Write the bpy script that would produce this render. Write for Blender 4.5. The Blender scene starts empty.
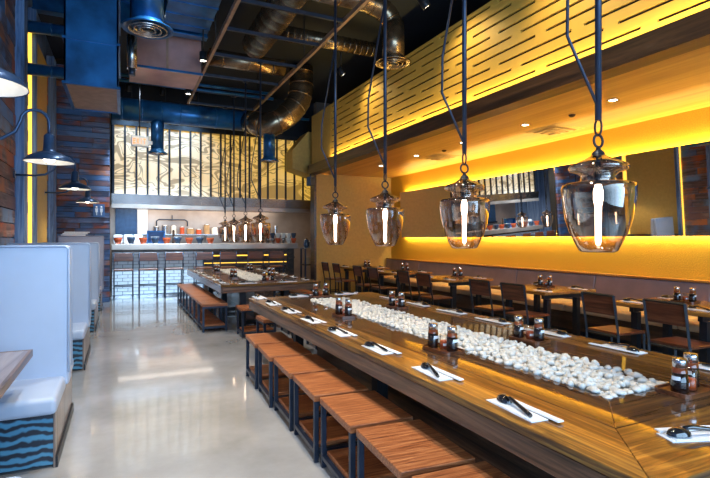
import bpy, bmesh, math, random
from mathutils import Vector, Matrix
random.seed(7)
R = math.radians
S = bpy.context.scene
C = S.collection

# ------------------------------------------------------------------ camera, world, light
EYE = 1.5
cam = bpy.data.cameras.new('camera'); cam.lens = 490 / 710 * 36; cam.sensor_width = 36
cam.clip_start = 0.05
co = bpy.data.objects.new('camera', cam); C.objects.link(co)
co.location = (0, 0, EYE); co.rotation_euler = (R(90), 0, -math.atan(233 / 490))
S.camera = co
S.view_settings.view_transform = 'Standard'; S.view_settings.look = 'None'
S.view_settings.gamma = 1; S.view_settings.use_curve_mapping = False
S.view_settings.exposure = 0.55
w = bpy.data.worlds.new('world'); S.world = w; w.use_nodes = True
w.node_tree.nodes['Background'].inputs[0].default_value = (.55, .74, 1, 1)
w.node_tree.nodes['Background'].inputs[1].default_value = 1.0

def area(name, loc, rot, sx, sy, energy, col, spread=180):
    l = bpy.data.lights.new(name, 'AREA'); l.shape = 'RECTANGLE'; l.size = sx; l.size_y = sy
    l.energy = energy; l.color = col; l.spread = R(spread)
    o = bpy.data.objects.new(name, l); C.objects.link(o); o.location = loc
    o.rotation_euler = tuple(R(a) for a in rot); return o
def spot(name, loc, energy, col, ang=90, blend=.8, rad=.06, rot=(0, 0, 0)):
    l = bpy.data.lights.new(name, 'SPOT'); l.energy = energy; l.color = col
    l.spot_size = R(ang); l.spot_blend = blend; l.shadow_soft_size = rad
    o = bpy.data.objects.new(name, l); C.objects.link(o); o.location = loc
    o.rotation_euler = tuple(R(a) for a in rot); return o
DAY = (.42, .69, 1.0); WARM = (1, .80, .52); LED = (1, .70, .22)
# daylight through the street windows behind the camera
area('window_daylight', (1.2, -2.9, 2.4), (90, 0, 0), 7.5, 3.6, 420, DAY)
# concealed strips: behind the mirror's edges, on the beam, in the kitchen
area('mirror_strip_upper', (7.165, 6.6, 2.77), (180, 12, 0), .04, 10.4, 130, LED)
area('mirror_strip_lower', (7.175, 6.6, 1.60), (0, 12, 0), .03, 10.4, 110, LED)
area('beam_strip', (4.63, 6.0, 3.50), (180, -8, 0), .06, 10.6, 55, LED)
area('kitchen_hood_light', (2.4, 15.3, 2.6), (0, 0, 0), 5, 1.4, 85, (1, .88, .74))

# ------------------------------------------------------------------ materials
def nodes(name):
    m = bpy.data.materials.new(name); m.use_nodes = True
    nt = m.node_tree; return m, nt, nt.nodes['Principled BSDF']
def N(nt, t, **kw):
    n = nt.nodes.new(t)
    for k, v in kw.items(): setattr(n, k, v)
    return n
def ramp(nt, stops):
    r = N(nt, 'ShaderNodeValToRGB'); el = r.color_ramp.elements
    while len(el) < len(stops): el.new(.5)
    for e, (p, c) in zip(el, stops): e.position = p; e.color = (*c, 1)
    return r
def plain(name, col, rough=.5, metal=0, var=.12, scale=9, bump=0, coat=0, spec=.5):
    m, nt, b = nodes(name)
    tc = N(nt, 'ShaderNodeTexCoord'); no = N(nt, 'ShaderNodeTexNoise'); no.inputs['Scale'].default_value = scale; no.inputs['Detail'].default_value = 4
    nt.links.new(tc.outputs['Object'], no.inputs['Vector'])
    r = ramp(nt, [(.3, tuple(c * (1 - var) for c in col)), (.7, tuple(min(1, c * (1 + var)) for c in col))])
    nt.links.new(no.outputs['Fac'], r.inputs['Fac']); nt.links.new(r.outputs['Color'], b.inputs['Base Color'])
    b.inputs['Roughness'].default_value = rough; b.inputs['Metallic'].default_value = metal
    b.inputs['Coat Weight'].default_value = coat; b.inputs['Coat Roughness'].default_value = .06
    b.inputs['Specular IOR Level'].default_value = spec
    if bump:
        bp = N(nt, 'ShaderNodeBump'); bp.inputs['Strength'].default_value = bump; bp.inputs['Distance'].default_value = .01
        nt.links.new(no.outputs['Fac'], bp.inputs['Height']); nt.links.new(bp.outputs['Normal'], b.inputs['Normal'])
    return m
def wood(name, dark, mid, light, axis='Y', rough=.35, coat=0, tint=None, fine=16, bump=.15, cr=.07, spec=.5):
    """grain stretched along one object axis, each board shifted by its own random number; tint = list of per-board colours"""
    m, nt, b = nodes(name)
    tc = N(nt, 'ShaderNodeTexCoord'); oi = N(nt, 'ShaderNodeObjectInfo')
    ad = N(nt, 'ShaderNodeVectorMath', operation='ADD'); mu = N(nt, 'ShaderNodeMath', operation='MULTIPLY'); mu.inputs[1].default_value = 37
    nt.links.new(oi.outputs['Random'], mu.inputs[0]); nt.links.new(tc.outputs['Object'], ad.inputs[0]); nt.links.new(mu.outputs[0], ad.inputs[1])
    mp = N(nt, 'ShaderNodeMapping'); sc = [fine, fine, fine]; sc['XYZ'.index(axis)] = fine * .05
    mp.inputs['Scale'].default_value = sc; nt.links.new(ad.outputs[0], mp.inputs['Vector'])
    no = N(nt, 'ShaderNodeTexNoise'); no.inputs['Scale'].default_value = 1.0; no.inputs['Detail'].default_value = 7; no.inputs['Roughness'].default_value = .68; no.inputs['Distortion'].default_value = .9
    nt.links.new(mp.outputs[0], no.inputs['Vector'])
    r = ramp(nt, [(.34, dark), (.5, mid), (.66, light)]); nt.links.new(no.outputs['Fac'], r.inputs['Fac'])
    out = r.outputs['Color']
    if tint:
        tr = ramp(nt, [(i / len(tint), c) for i, c in enumerate(tint)]); tr.color_ramp.interpolation = 'CONSTANT'
        nt.links.new(oi.outputs['Random'], tr.inputs['Fac'])
        n2 = N(nt, 'ShaderNodeTexNoise'); n2.inputs['Scale'].default_value = 2.3; n2.inputs['Detail'].default_value = 5; nt.links.new(ad.outputs[0], n2.inputs['Vector'])
        r2 = ramp(nt, [(.42, (0, 0, 0)), (.58, (1, 1, 1))]); nt.links.new(n2.outputs['Fac'], r2.inputs['Fac'])
        mx = N(nt, 'ShaderNodeMix', data_type='RGBA'); nt.links.new(r2.outputs['Color'], mx.inputs[0])
        nt.links.new(out, mx.inputs[6]); nt.links.new(tr.outputs['Color'], mx.inputs[7]); out = mx.outputs[2]
    nt.links.new(out, b.inputs['Base Color'])
    b.inputs['Roughness'].default_value = rough; b.inputs['Coat Weight'].default_value = coat; b.inputs['Coat Roughness'].default_value = cr; b.inputs['Specular IOR Level'].default_value = spec
    bp = N(nt, 'ShaderNodeBump'); bp.inputs['Strength'].default_value = bump; bp.inputs['Distance'].default_value = .004
    nt.links.new(no.outputs['Fac'], bp.inputs['Height']); nt.links.new(bp.outputs['Normal'], b.inputs['Normal'])
    return m
def emit(name, col, strength):
    m, nt, b = nodes(name); b.inputs['Base Color'].default_value = (*col, 1)
    b.inputs['Emission Color'].default_value = (*col, 1); b.inputs['Emission Strength'].default_value = strength; return m
def smoked_glass(name, tint, gloss=.25):
    m = bpy.data.materials.new(name); m.use_nodes = True; nt = m.node_tree; nt.nodes.clear()
    o = N(nt, 'ShaderNodeOutputMaterial'); mix = N(nt, 'ShaderNodeMixShader'); tr = N(nt, 'ShaderNodeBsdfTransparent'); gl = N(nt, 'ShaderNodeBsdfGlossy')
    tr.inputs[0].default_value = (*tint, 1); gl.inputs['Color'].default_value = (.95, .88, .82, 1); gl.inputs['Roughness'].default_value = .03
    lw = N(nt, 'ShaderNodeLayerWeight'); lw.inputs['Blend'].default_value = gloss
    nt.links.new(lw.outputs['Facing'], mix.inputs[0]); nt.links.new(tr.outputs[0], mix.inputs[1]); nt.links.new(gl.outputs[0], mix.inputs[2]); nt.links.new(mix.outputs[0], o.inputs[0])
    return m

M = {}
M['steel_dark'] = plain('blackened_steel', (.035, .05, .085), .38, .6, .2)
M['black'] = plain('black_metal', (.022, .026, .034), .4, .5, .2)
M['iron_blue'] = plain('dark_blue_enamel', (.03, .07, .15), .28, .4, .2)
M['duct_blue'] = plain('blue_cast_sheet_metal', (.012, .11, .30), .30, .45, .55, 2.5)  # blue daylight cast on the ducts is put into this base colour
M['duct_silver'] = plain('galvanised_sheet_metal', (.27, .20, .13), .26, .9, .35, 6)
M['rail'] = plain('brown_steel_rail', (.30, .19, .13), .5, .2, .2)
M['ceil'] = plain('black_painted_deck', (.004, .008, .016), .75, 0, .4, 1.2)
M['vinyl'] = plain('pale_blue_grey_vinyl', (.45, .54, .71), .34, 0, .05, 3)
M['vinyl_dark'] = plain('lilac_grey_vinyl', (.30, .33, .47), .4, 0, .06, 3)
M['banq'] = plain('taupe_vinyl', (.20, .14, .15), .42, 0, .12, 4)
M['banq_seat'] = plain('beige_vinyl', (.46, .33, .20), .4, 0, .12, 4)
M['table_side'] = wood('lacquered_table_edge', (.030, .012, .006), (.135, .064, .032), (.26, .135, .07), 'Y', .3, .3)
M['table_y'] = wood('lacquered_table_boards', (.035, .012, .003), (.15, .062, .012), (.34, .17, .03), 'Y', .6, .75, None, 30, .02, .03, .2)
M['table_x'] = wood('lacquered_table_cross_boards', (.035, .012, .003), (.15, .062, .012), (.34, .17, .03), 'X', .6, .75, None, 30, .02, .03, .2)
M['inner_y'] = wood('dark_lacquered_inner_boards', (.012, .005, .002), (.055, .022, .008), (.13, .06, .018), 'Y', .6, .8, None, 30, .02, .03, .2)
M['inner_x'] = wood('dark_lacquered_inner_cross_boards', (.012, .005, .002), (.055, .022, .008), (.13, .06, .018), 'X', .6, .8, None, 30, .02, .03, .2)
M['table_x_edge'] = wood('lacquered_table_end_edge', (.030, .012, .006), (.135, .064, .032), (.26, .135, .07), 'X', .3, .3)
M['stool_wood'] = wood('brown_stained_ash', (.12, .028, .008), (.36, .11, .034), (.58, .24, .09), 'X', .42, .15, None, 85)
M['chair_wood'] = wood('chestnut_plywood', (.05, .012, .005), (.15, .042, .018), (.24, .075, .03), 'X', .33, .3, None, 20)
M['cafe_top'] = wood('honey_table_top', (.16, .06, .012), (.33, .14, .03), (.46, .23, .06), 'Y', .25, .6, None, 14)
M['booth_top'] = wood('grey_brown_table_top', (.12, .085, .075), (.25, .19, .17), (.36, .29, .26), 'Y', .28, .5, None, 14)
M['booth_edge'] = wood('brown_table_edge', (.06, .03, .015), (.16, .08, .035), (.27, .14, .06), 'Y', .35, .2)
m, nt, b = nodes('blue_brown_zebra_veneer'); M['booth_base'] = m
tc = N(nt, 'ShaderNodeTexCoord'); wv = N(nt, 'ShaderNodeTexWave', bands_direction='Z'); wv.inputs['Scale'].default_value = 5.5; wv.inputs['Distortion'].default_value = 5; wv.inputs['Detail'].default_value = 2; wv.inputs['Detail Scale'].default_value = 1.6
nt.links.new(tc.outputs['Object'], wv.inputs['Vector']); r = ramp(nt, [(.25, (.02, .03, .05)), (.5, (.05, .13, .22)), (.8, (.09, .30, .48))]); nt.links.new(wv.outputs['Fac'], r.inputs['Fac']); nt.links.new(r.outputs['Color'], b.inputs['Base Color']); b.inputs['Roughness'].default_value = .4
M['booth_side'] = wood('brown_zebra_veneer', (.07, .05, .045), (.20, .15, .13), (.34, .27, .24), 'Z', .35, .3, None, 12)
M['beam'] = wood('dark_walnut_beam', (.016, .008, .006), (.05, .025, .015), (.11, .055, .028), 'Y', .4, .1, None, 9)
rust = [(.34, .08, .03), (.06, .16, .38), (.20, .07, .05), (.42, .15, .06), (.12, .22, .42), (.15, .09, .11)]
M['plank'] = wood('weathered_plank', (.03, .026, .035), (.12, .09, .11), (.30, .22, .22), 'Y', .6, 0, rust, 12, .5)
M['plank_x'] = wood('weathered_block', (.025, .035, .07), (.08, .13, .26), (.24, .29, .44), 'X', .6, 0, rust, 12, .5)
M['post'] = wood('blue_weathered_post', (.03, .05, .10), (.09, .18, .38), (.24, .36, .58), 'Z', .5, 0, None, 12, .4)
M['tan'] = plain('tan_plaster', (.50, .33, .085), .6, 0, .08, 14, .15)
M['soffit'] = wood('golden_soffit_board', (.34, .17, .035), (.48, .26, .055), (.58, .34, .085), 'Y', .4, 0, None, 4, .04)
M['yellow_wall'] = plain('ochre_textured_plaster', (.62, .36, .025), .6, 0, .14, 60, .6)
M['slot_panel'] = plain('yellow_acoustic_panel', (.62, .40, .075), .55, 0, .05, 5)
M['slot_dark'] = plain('black_acoustic_backing', (.03, .018, .008), .9)
M['mirror'] = plain('mirror_silver', (.80, .78, .76), .015, 1, 0)
M['led'] = emit('warm_led', (1, .58, .07), 1.3)
M['bulb'] = emit('filament_bulb_glow', (1, .88, .74), 8)
M['lampglow'] = emit('frosted_bulb_glow', (1, .93, .80), 9)
M['glass'] = smoked_glass('smoked_glass', (.70, .60, .53), .50)
M['clear'] = smoked_glass('clear_glass', (.95, .95, .93), .25)
M['amber'] = plain('amber_sauce_glass', (.16, .035, .010), .08, 0, .2, 30, 0, .6)
M['sauce'] = plain('dark_soy_sauce', (.012, .007, .006), .06, 0, .1, 9, 0, .8)
M['chili'] = plain('red_chili_flakes', (.42, .075, .02), .3, 0, .5, 200)
M['cap'] = plain('brushed_steel_cap', (.72, .72, .74), .2, 1, .1)
M['steel'] = plain('stainless_steel', (.50, .50, .52), .26, 1, .15, 4)
M['white'] = plain('white_paper', (.80, .84, .90), .6, 0, .03)
M['black_lacquer'] = plain('black_lacquer', (.012, .011, .012), .07, 0, .1, 9, 0, 1)
M['tray'] = wood('dark_tray_wood', (.035, .010, .004), (.12, .036, .012), (.22, .075, .028), 'Y', .3, .4, None, 20)
M['plenum'] = plain('pinkish_sheet_metal', (.42, .24, .22), .35, .3, .35, 1.6)
M['pebble'] = plain('white_river_stone', (.62, .60, .56), .55, 0, .12, 30, .2)
M['brick'] = plain('pale_glazed_brick', (.66, .76, .86), .22, 0, .10, 3)
M['grout'] = plain('blue_grey_grout', (.10, .17, .28), .8)
M['red'] = plain('orange_red_glaze', (.58, .10, .035), .22, 0, .15)
M['navy'] = plain('navy_glaze', (.04, .07, .12), .2, 0, .2)
M['kitchen'] = plain('steel_kitchen_panel', (.42, .34, .29), .32, .6, .25, 1.5)
M['exitred'] = emit('exit_letter_glow', (.9, .30, .10), 1.0)
M['exitface'] = emit('exit_sign_face', (.85, .80, .66), .25)
M['white_enamel'] = plain('white_enamel', (.85, .83, .78), .4)
M['cardboard'] = plain('cardboard', (.45, .30, .16), .8)
M['vent'] = plain('yellowed_grille', (.66, .46, .14), .5)
M['sign_blue'] = plain('blue_sign', (.05, .13, .32), .4)

# floor: polished concrete
m, nt, b = nodes('polished_concrete'); M['floor'] = m
tc = N(nt, 'ShaderNodeTexCoord'); n1 = N(nt, 'ShaderNodeTexNoise'); n1.inputs['Scale'].default_value = .9; n1.inputs['Detail'].default_value = 8; n1.inputs['Roughness'].default_value = .62
nt.links.new(tc.outputs['Object'], n1.inputs['Vector'])
r = ramp(nt, [(.32, (.27, .265, .265)), (.52, (.37, .365, .37)), (.72, (.47, .47, .48))]); nt.links.new(n1.outputs['Fac'], r.inputs['Fac'])
nt.links.new(r.outputs['Color'], b.inputs['Base Color'])
n2 = N(nt, 'ShaderNodeTexNoise'); n2.inputs['Scale'].default_value = 3; n2.inputs['Detail'].default_value = 5; nt.links.new(tc.outputs['Object'], n2.inputs['Vector'])
mr = N(nt, 'ShaderNodeMapRange'); mr.inputs['To Min'].default_value = .12; mr.inputs['To Max'].default_value = .24; nt.links.new(n2.outputs['Fac'], mr.inputs['Value']); nt.links.new(mr.outputs[0], b.inputs['Roughness'])
b.inputs['Coat Weight'].default_value = .6; b.inputs['Coat Roughness'].default_value = .06
# mural: flowing smoke-grey figures on backlit cream sheets
m, nt, b = nodes('backlit_swirl_mural'); M['mural'] = m
ge = N(nt, 'ShaderNodeNewGeometry'); n1 = N(nt, 'ShaderNodeTexNoise'); n1.inputs['Scale'].default_value = 1.25; n1.inputs['Detail'].default_value = 2.2; n1.inputs['Distortion'].default_value = 2.6
n1.inputs['Scale'].default_value = .95; n1.inputs['Detail'].default_value = 1.6; n1.inputs['Distortion'].default_value = 1.1
mp = N(nt, 'ShaderNodeMapping'); mp.inputs['Scale'].default_value = (1.0, 0, 2.1); nt.links.new(ge.outputs['Position'], mp.inputs[0]); nt.links.new(mp.outputs[0], n1.inputs['Vector'])
bgc, g1, g2 = (.46, .43, .37), (.10, .095, .09), (.21, .18, .14)
r = ramp(nt, [(.0, bgc), (.40, bgc), (.41, g1), (.425, bgc), (.455, bgc), (.465, g2), (.505, g2), (.515, bgc), (.56, bgc), (.565, g1), (.585, bgc), (.63, g2), (.66, g2)])
nt.links.new(n1.outputs['Fac'], r.inputs['Fac']); nt.links.new(r.outputs['Color'], b.inputs['Base Color'])
gl = N(nt, 'ShaderNodeMix', data_type='RGBA', blend_type='MULTIPLY'); gl.inputs[0].default_value = 1; gl.inputs[7].default_value = (1, .62, .08, 1)
nt.links.new(r.outputs['Color'], gl.inputs[6]); nt.links.new(gl.outputs[2], b.inputs['Emission Color'])
b.inputs['Emission Strength'].default_value = 1.0; b.inputs['Roughness'].default_value = .35

# ------------------------------------------------------------------ mesh helpers
class MB:
    def __init__(s): s.v = []; s.f = []; s.sm = []
    def add(s, vs, fs, smooth=False):
        o = len(s.v); s.v += [tuple(p) for p in vs]
        for f in fs: s.f.append([i + o for i in f]); s.sm.append(smooth)
        return s
    def box(s, x0, x1, y0, y1, z0, z1):
        return s.add([(x0, y0, z0), (x1, y0, z0), (x1, y1, z0), (x0, y1, z0), (x0, y0, z1), (x1, y0, z1), (x1, y1, z1), (x0, y1, z1)],
                     [(3, 2, 1, 0), (4, 5, 6, 7), (0, 1, 5, 4), (1, 2, 6, 5), (2, 3, 7, 6), (3, 0, 4, 7)])
    def cbox(s, x, y, z, sx, sy, sz): return s.box(x - sx / 2, x + sx / 2, y - sy / 2, y + sy / 2, z - sz / 2, z + sz / 2)
    def prism(s, poly, z0, z1):
        n = len(poly)
        return s.add([(x, y, z0) for x, y in poly] + [(x, y, z1) for x, y in poly],
                     [tuple(range(n))[::-1], tuple(range(n, 2 * n))] + [(i, (i + 1) % n, n + (i + 1) % n, n + i) for i in range(n)])
    def extr(s, poly, axis, a, b):
        """poly in the other two axes, extruded along axis"""
        n = len(poly); mk = {'X': lambda p, q: (q, p[0], p[1]), 'Y': lambda p, q: (p[0], q, p[1]), 'Z': lambda p, q: (p[0], p[1], q)}[axis]
        return s.add([mk(p, a) for p in poly] + [mk(p, b) for p in poly],
                     [tuple(range(n)), tuple(range(n, 2 * n))[::-1]] + [(i, n + i, n + (i + 1) % n, (i + 1) % n) for i in range(n)])
    def tube(s, pts, r, n=8, caps=True, ell=None):
        pts = [Vector(p) for p in pts]; rs = r if isinstance(r, (list, tuple)) else [r] * len(pts)
        up = None; rings = []
        for i, p in enumerate(pts):
            t = (pts[min(i + 1, len(pts) - 1)] - pts[max(i - 1, 0)]).normalized()
            if up is None:
                up = Vector((0, 0, 1)) if abs(t.z) < .9 else Vector((1, 0, 0))
            a = t.cross(up).normalized(); up = a.cross(t).normalized()
            rings.append([p + (a * math.cos(2 * math.pi * k / n) + up * math.sin(2 * math.pi * k / n)) * rs[i] for k in range(n)])
        fs = []
        for i in range(len(pts) - 1):
            for k in range(n): fs.append((i * n + k, i * n + (k + 1) % n, (i + 1) * n + (k + 1) % n, (i + 1) * n + k))
        s.add([v for g in rings for v in g], fs, n > 5)
        if caps:
            s.add(rings[0], [tuple(range(n))[::-1]]); s.add(rings[-1], [tuple(range(n))])
        return s
    def lathe(s, prof, n=24, c=(0, 0, 0), smooth=True):
        vs = []; fs = []
        for r, z in prof:
            for k in range(n): vs.append((c[0] + r * math.cos(2 * math.pi * k / n), c[1] + r * math.sin(2 * math.pi * k / n), c[2] + z))
        for i in range(len(prof) - 1):
            for k in range(n): fs.append((i * n + k, i * n + (k + 1) % n, (i + 1) * n + (k + 1) % n, (i + 1) * n + k))
        return s.add(vs, fs, smooth)
    def arc(s, r0, z0, r1, z1, a0, a1, n=6):
        vs = [(r * math.cos(a0 + (a1 - a0) * k / n), r * math.sin(a0 + (a1 - a0) * k / n), z) for r, z in ((r0, z0), (r1, z1)) for k in range(n + 1)]
        return s.add(vs, [(k, k + 1, n + 2 + k, n + 1 + k) for k in range(n)], True)
    def torus(s, c, R0, r, axis='Y', n=14, k=6, sx=1, sz=1):
        pts = []
        for i in range(n + 1):
            a = 2 * math.pi * i / n; u, v = R0 * math.cos(a) * sx, R0 * math.sin(a) * sz
            pts.append((c[0] + (u if axis == 'Y' else 0), c[1] + (u if axis == 'X' else 0), c[2] + v))
        return s.tube(pts, r, k, False)
    def sphere(s, c, r, n=10, m=6, sc=(1, 1, 1)):
        vs = []; fs = []
        for i in range(m + 1):
            th = math.pi * i / m
            for k in range(n):
                ph = 2 * math.pi * k / n; vs.append((c[0] + r * sc[0] * math.sin(th) * math.cos(ph), c[1] + r * sc[1] * math.sin(th) * math.sin(ph), c[2] + r * sc[2] * math.cos(th)))
        for i in range(m):
            for k in range(n): fs.append((i * n + k, (i + 1) * n + k, (i + 1) * n + (k + 1) % n, i * n + (k + 1) % n))
        return s.add(vs, fs, True)
    def mesh(s, name):
        me = bpy.data.meshes.new(name); me.from_pydata(s.v, [], s.f); me.polygons.foreach_set('use_smooth', s.sm); me.update()
        bm = bmesh.new(); bm.from_mesh(me); bmesh.ops.remove_doubles(bm, verts=bm.verts, dist=1e-6); bmesh.ops.recalc_face_normals(bm, faces=bm.faces); bm.to_mesh(me); bm.free()
        return me
    def build(s, name, mat, parent=None, loc=(0, 0, 0), rz=0, bevel=0, seg=2):
        me = s.mesh(name); me.materials.append(M[mat])
        return link(name, me, parent, loc, rz, bevel, seg)
def link(name, me, parent=None, loc=(0, 0, 0), rz=0, bevel=0, seg=2):
    o = bpy.data.objects.new(name, me); C.objects.link(o); o.parent = parent; o.location = loc; o.rotation_euler = (0, 0, rz)
    if bevel:
        bv = o.modifiers.new('bevel', 'BEVEL'); bv.width = bevel; bv.segments = seg; bv.limit_method = 'ANGLE'; bv.angle_limit = R(40)
        if seg > 1:
            for p in me.polygons: p.use_smooth = True
            wn = o.modifiers.new('wn', 'WEIGHTED_NORMAL'); wn.keep_sharp = True
    return o
def tag(o, label=None, cat=None, group=None, kind=None):
    if label: o['label'] = label
    if cat: o['category'] = cat
    if group: o['group'] = group
    if kind: o['kind'] = kind
    return o
def thing(name, label, cat, loc=(0, 0, 0), rz=0, group=None):
    o = bpy.data.objects.new(name, None); C.objects.link(o); o.location = loc; o.rotation_euler = (0, 0, rz); o.empty_display_size = .1
    return tag(o, label, cat, group)
KIDS = {}
def copy_tree(o, parent=None):
    c = o.copy(); C.objects.link(c); c.parent = parent
    for ch in [x for x in ALLOBJ() if x.parent == o]: copy_tree(ch, c)
    return c
def ALLOBJ(): return list(C.objects)
def dup(o, loc, rz=0, label=None, group=None):
    c = o.copy(); C.objects.link(c); c.location = loc; c.rotation_euler = (0, 0, rz)
    for ch in list(o.children):
        d = ch.copy(); C.objects.link(d); d.parent = c
        for g in list(ch.children):
            e = g.copy(); C.objects.link(e); e.parent = d
    if label: c['label'] = label
    if group: c['group'] = group
    return c
def struct(o, label=None): return tag(o, label, None, None, 'structure')

# ------------------------------------------------------------------ the room
XL, XR, YB, ZC = -1.4, 7.2, 16.4, 5.65
struct(MB().box(XL - .2, XR + .2, -3.2, YB + .2, -.12, 0).build('floor', 'floor'), 'polished grey concrete floor')
struct(MB().box(XL - .2, XR + .2, -3.2, YB + .2, ZC, ZC + .1).build('ceiling', 'ceil'), 'black painted high ceiling')
wl = struct(MB().box(XL - .2, XL, -3.2, YB + .2, 0, ZC).build('wall_left', 'post'), 'weathered plank wall beside the booths')
wr = struct(MB().box(XR, XR + .2, -3.2, YB + .2, 0, ZC).build('wall_right', 'yellow_wall'), 'ochre plaster wall behind the banquette')
wb = struct(MB().box(XL, XR, YB, YB + .2, 0, ZC).build('wall_back', 'kitchen'), 'steel kitchen wall')
wf = MB()
for a, c in ((XL, -.9), (1.9, 2.3), (5.1, 5.5)): wf.box(a, c, -3.2, -3.0, 0, ZC)
wf.box(5.5, XR, -3.2, -3.0, 0, ZC); wf.box(-.9, 5.5, -3.2, -3, 0, .5).box(-.9, 5.5, -3.2, -3, 4.3, ZC)
struct(wf.build('wall_front', 'tan'), 'street front wall with wide windows')
for i, (a, c) in enumerate(((-.9, 1.9), (2.3, 5.1))):
    wd_ = struct(MB().box(a, a + .06, -3.14, -3.06, .5, 4.3).box(c - .06, c, -3.14, -3.06, .5, 4.3).box(a + .06, c - .06, -3.14, -3.06, .5, .56).box(a + .06, c - .06, -3.14, -3.06, 4.24, 4.3).box((a + c) / 2 - .03, (a + c) / 2 + .03, -3.14, -3.06, .56, 4.24).build('window_%d' % (i + 1), 'black'), 'tall black framed street window')
    for h in (0, 1): MB().box(a + .06 + h * (c - a) / 2 - h * .03, (a + c) / 2 - .03 + h * (c - a) / 2 - h * .03, -3.105, -3.095, .56, 4.24).build('pane', 'clear', wd_)
# alcove end wall and the wall of stacked timber next to the kitchen
we = struct(MB().box(4.82, XR, 12.65, 12.85, 0, 3.3).build('wall_end', 'tan'), 'tan plaster end wall of the banquette alcove')
MB().box(4.76, 4.82, 12.6, 12.9, 0, 3.28).build('trim', 'beam', we)
wp = struct(MB().box(XL, -.26, 13.1, 13.4, 0, ZC).build('wall_back_planks', 'slot_dark'), 'wall of stacked weathered timber blocks')

def plank_mesh(L, h, t, axis):
    if axis == 'Y': return MB().cbox(0, 0, 0, t, L, h)
    return MB().cbox(0, 0, 0, L, t, h)
# left wall boards (run along Y) and timber blocks (run along X); pieces share meshes
cache = {}
def plank(parent, mat, axis, L, h, t, loc):
    k = (mat, axis, round(L, 2), h, t)
    if k not in cache:
        me = plank_mesh(L, h, t, axis).mesh('plank'); me.materials.append(M[mat]); cache[k] = me
    return link('plank', cache[k], parent, loc)
z = 0.0
row = 0
while z < 4.9:
    h = .19; y = 5.0 - (row % 3) * .5
    while y < 12.95:
        L = random.choice((1.2, 1.6, 2.0, 2.4)); e = min(y + L, 13.05); L2 = round(e - y - .012, 2)
        if L2 > .15: plank(wl, 'plank', 'Y', L2, h - .012, .05, (XL + .02 + random.uniform(0, .014), (y + e) / 2, z + h / 2))
        y = e
    z += h; row += 1
z = 0.0; row = 0
while z < 5.4:
    h = .125; x = XL
    cuts = [XL, -.26] if row % 4 == 3 else [XL, XL + random.uniform(.3, .85), -.26]
    for a, c in zip(cuts, cuts[1:]):
        plank(wp, 'plank_x', 'X', round(c - a - .012, 2), h - .010, .10, ((a + c) / 2, 13.07 + random.uniform(-.02, .02), z + h / 2))
    z += h; row += 1
# posts on the left wall and the lit tan panel
for i, (y, wd, pr) in enumerate(((8.35, .26, .14), (11.75, .34, .14), (5.6, .26, .14), (9.34, .10, .14))):
    MB().box(0, pr, -wd / 2, wd / 2, 0, 5.2).build('post', 'post', wl, (XL + .02, y, 0), 0, .006, 1)
pn = MB().box(0, .05, 0, 1.75, .9, 4.85).build('panel', 'tan', wl, (XL + .05, 9.27, 0))
MB().box(0, .052, -.02, 0, 0, 4.85).build('light_strip', 'led', pn)
MB().box(0, .03, 1.75, 1.90, .9, 4.85).build('light_strip', 'led', pn)

# right side: soffit, beam, slotted panel
struct(MB().box(4.82, XR, -3, 12.65, 3.3, 3.42).build('ceiling_soffit', 'soffit'), 'golden lowered soffit over the banquette')
bm_ = struct(MB().box(4.56, 4.82, -3, 12.6, 3.26, 3.49).build('trim_beam', 'beam'), 'dark walnut beam under the slotted panel')
# the slotted acoustic panel, slots are true openings in front of a dark backing
sp = MB(); Y0, Y1, Z0, Z1 = -2.5, 11.35, 3.49, 4.86
rows = 9; pitch = (Z1 - Z0 - .06) / rows; sh = .034; zc = Z0
for i in range(rows):
    zs = Z0 + .06 + pitch * (i + .5); sp.box(4.70, 4.73, Y0, Y1, zc, zs - sh / 2)
    y = Y0 + .15 + (i % 3) * .42; last = Y0
    while y < Y1 - .2:
        L = 1.22; e = min(y + L, Y1 - .08); sp.box(4.70, 4.73, last, y, zs - sh / 2, zs + sh / 2); last = e; y = e + .17
    sp.box(4.70, 4.73, last, Y1, zs - sh / 2, zs + sh / 2); zc = zs + sh / 2
sp.box(4.70, 4.73, Y0, Y1, zc, Z1)
pw = struct(sp.build('wall_slotted_panel', 'slot_panel'), 'yellow panel with rows of long slots')
MB().box(4.745, 4.80, Y0, Y1, Z0, Z1).build('backing', 'slot_dark', pw)
struct(MB().box(4.70, 4.95, 11.35, 12.65, 3.42, 4.86).build('wall_end_block', 'tan'), 'tan block above the alcove end')
struct(MB().extr([(4.25, 3.95), (4.7, 4.5), (4.95, 4.5), (4.95, 3.25), (4.25, 3.45)], 'Y', 12.95, 13.6).build('wall_kitchen_corner', 'tan'), 'tan tapered plaster block beside the mural')
# mirror panes standing proud of the wall
ORDN = ['first', 'second', 'third', 'fourth', 'fifth', 'sixth', 'seventh', 'eighth', 'ninth', 'tenth', 'eleventh', 'twelfth', 'thirteenth', 'fourteenth', 'fifteenth', 'sixteenth']
for i in range(4):
    y0 = 1.0 + i * 2.735
    mo = thing('wall_mirror', 'frameless tilted wall mirror pane above the banquette, %s from the tan end wall' % ORDN[3 - i], 'mirror', (7.135, y0 + 1.3675, 1.54), 0, 'mirror panes above the banquette')
    mo.rotation_euler = (0, R(-2.6), 0)
    MB().box(0, .012, -1.365, 1.365, 0, 1.27).build('pane', 'mirror', mo)
    MB().extr([(.012, .12), (.04, .12), (.095, 1.15), (.012, 1.15)], 'Y', -1.2, 1.2).build('batten', 'black', mo)
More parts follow.
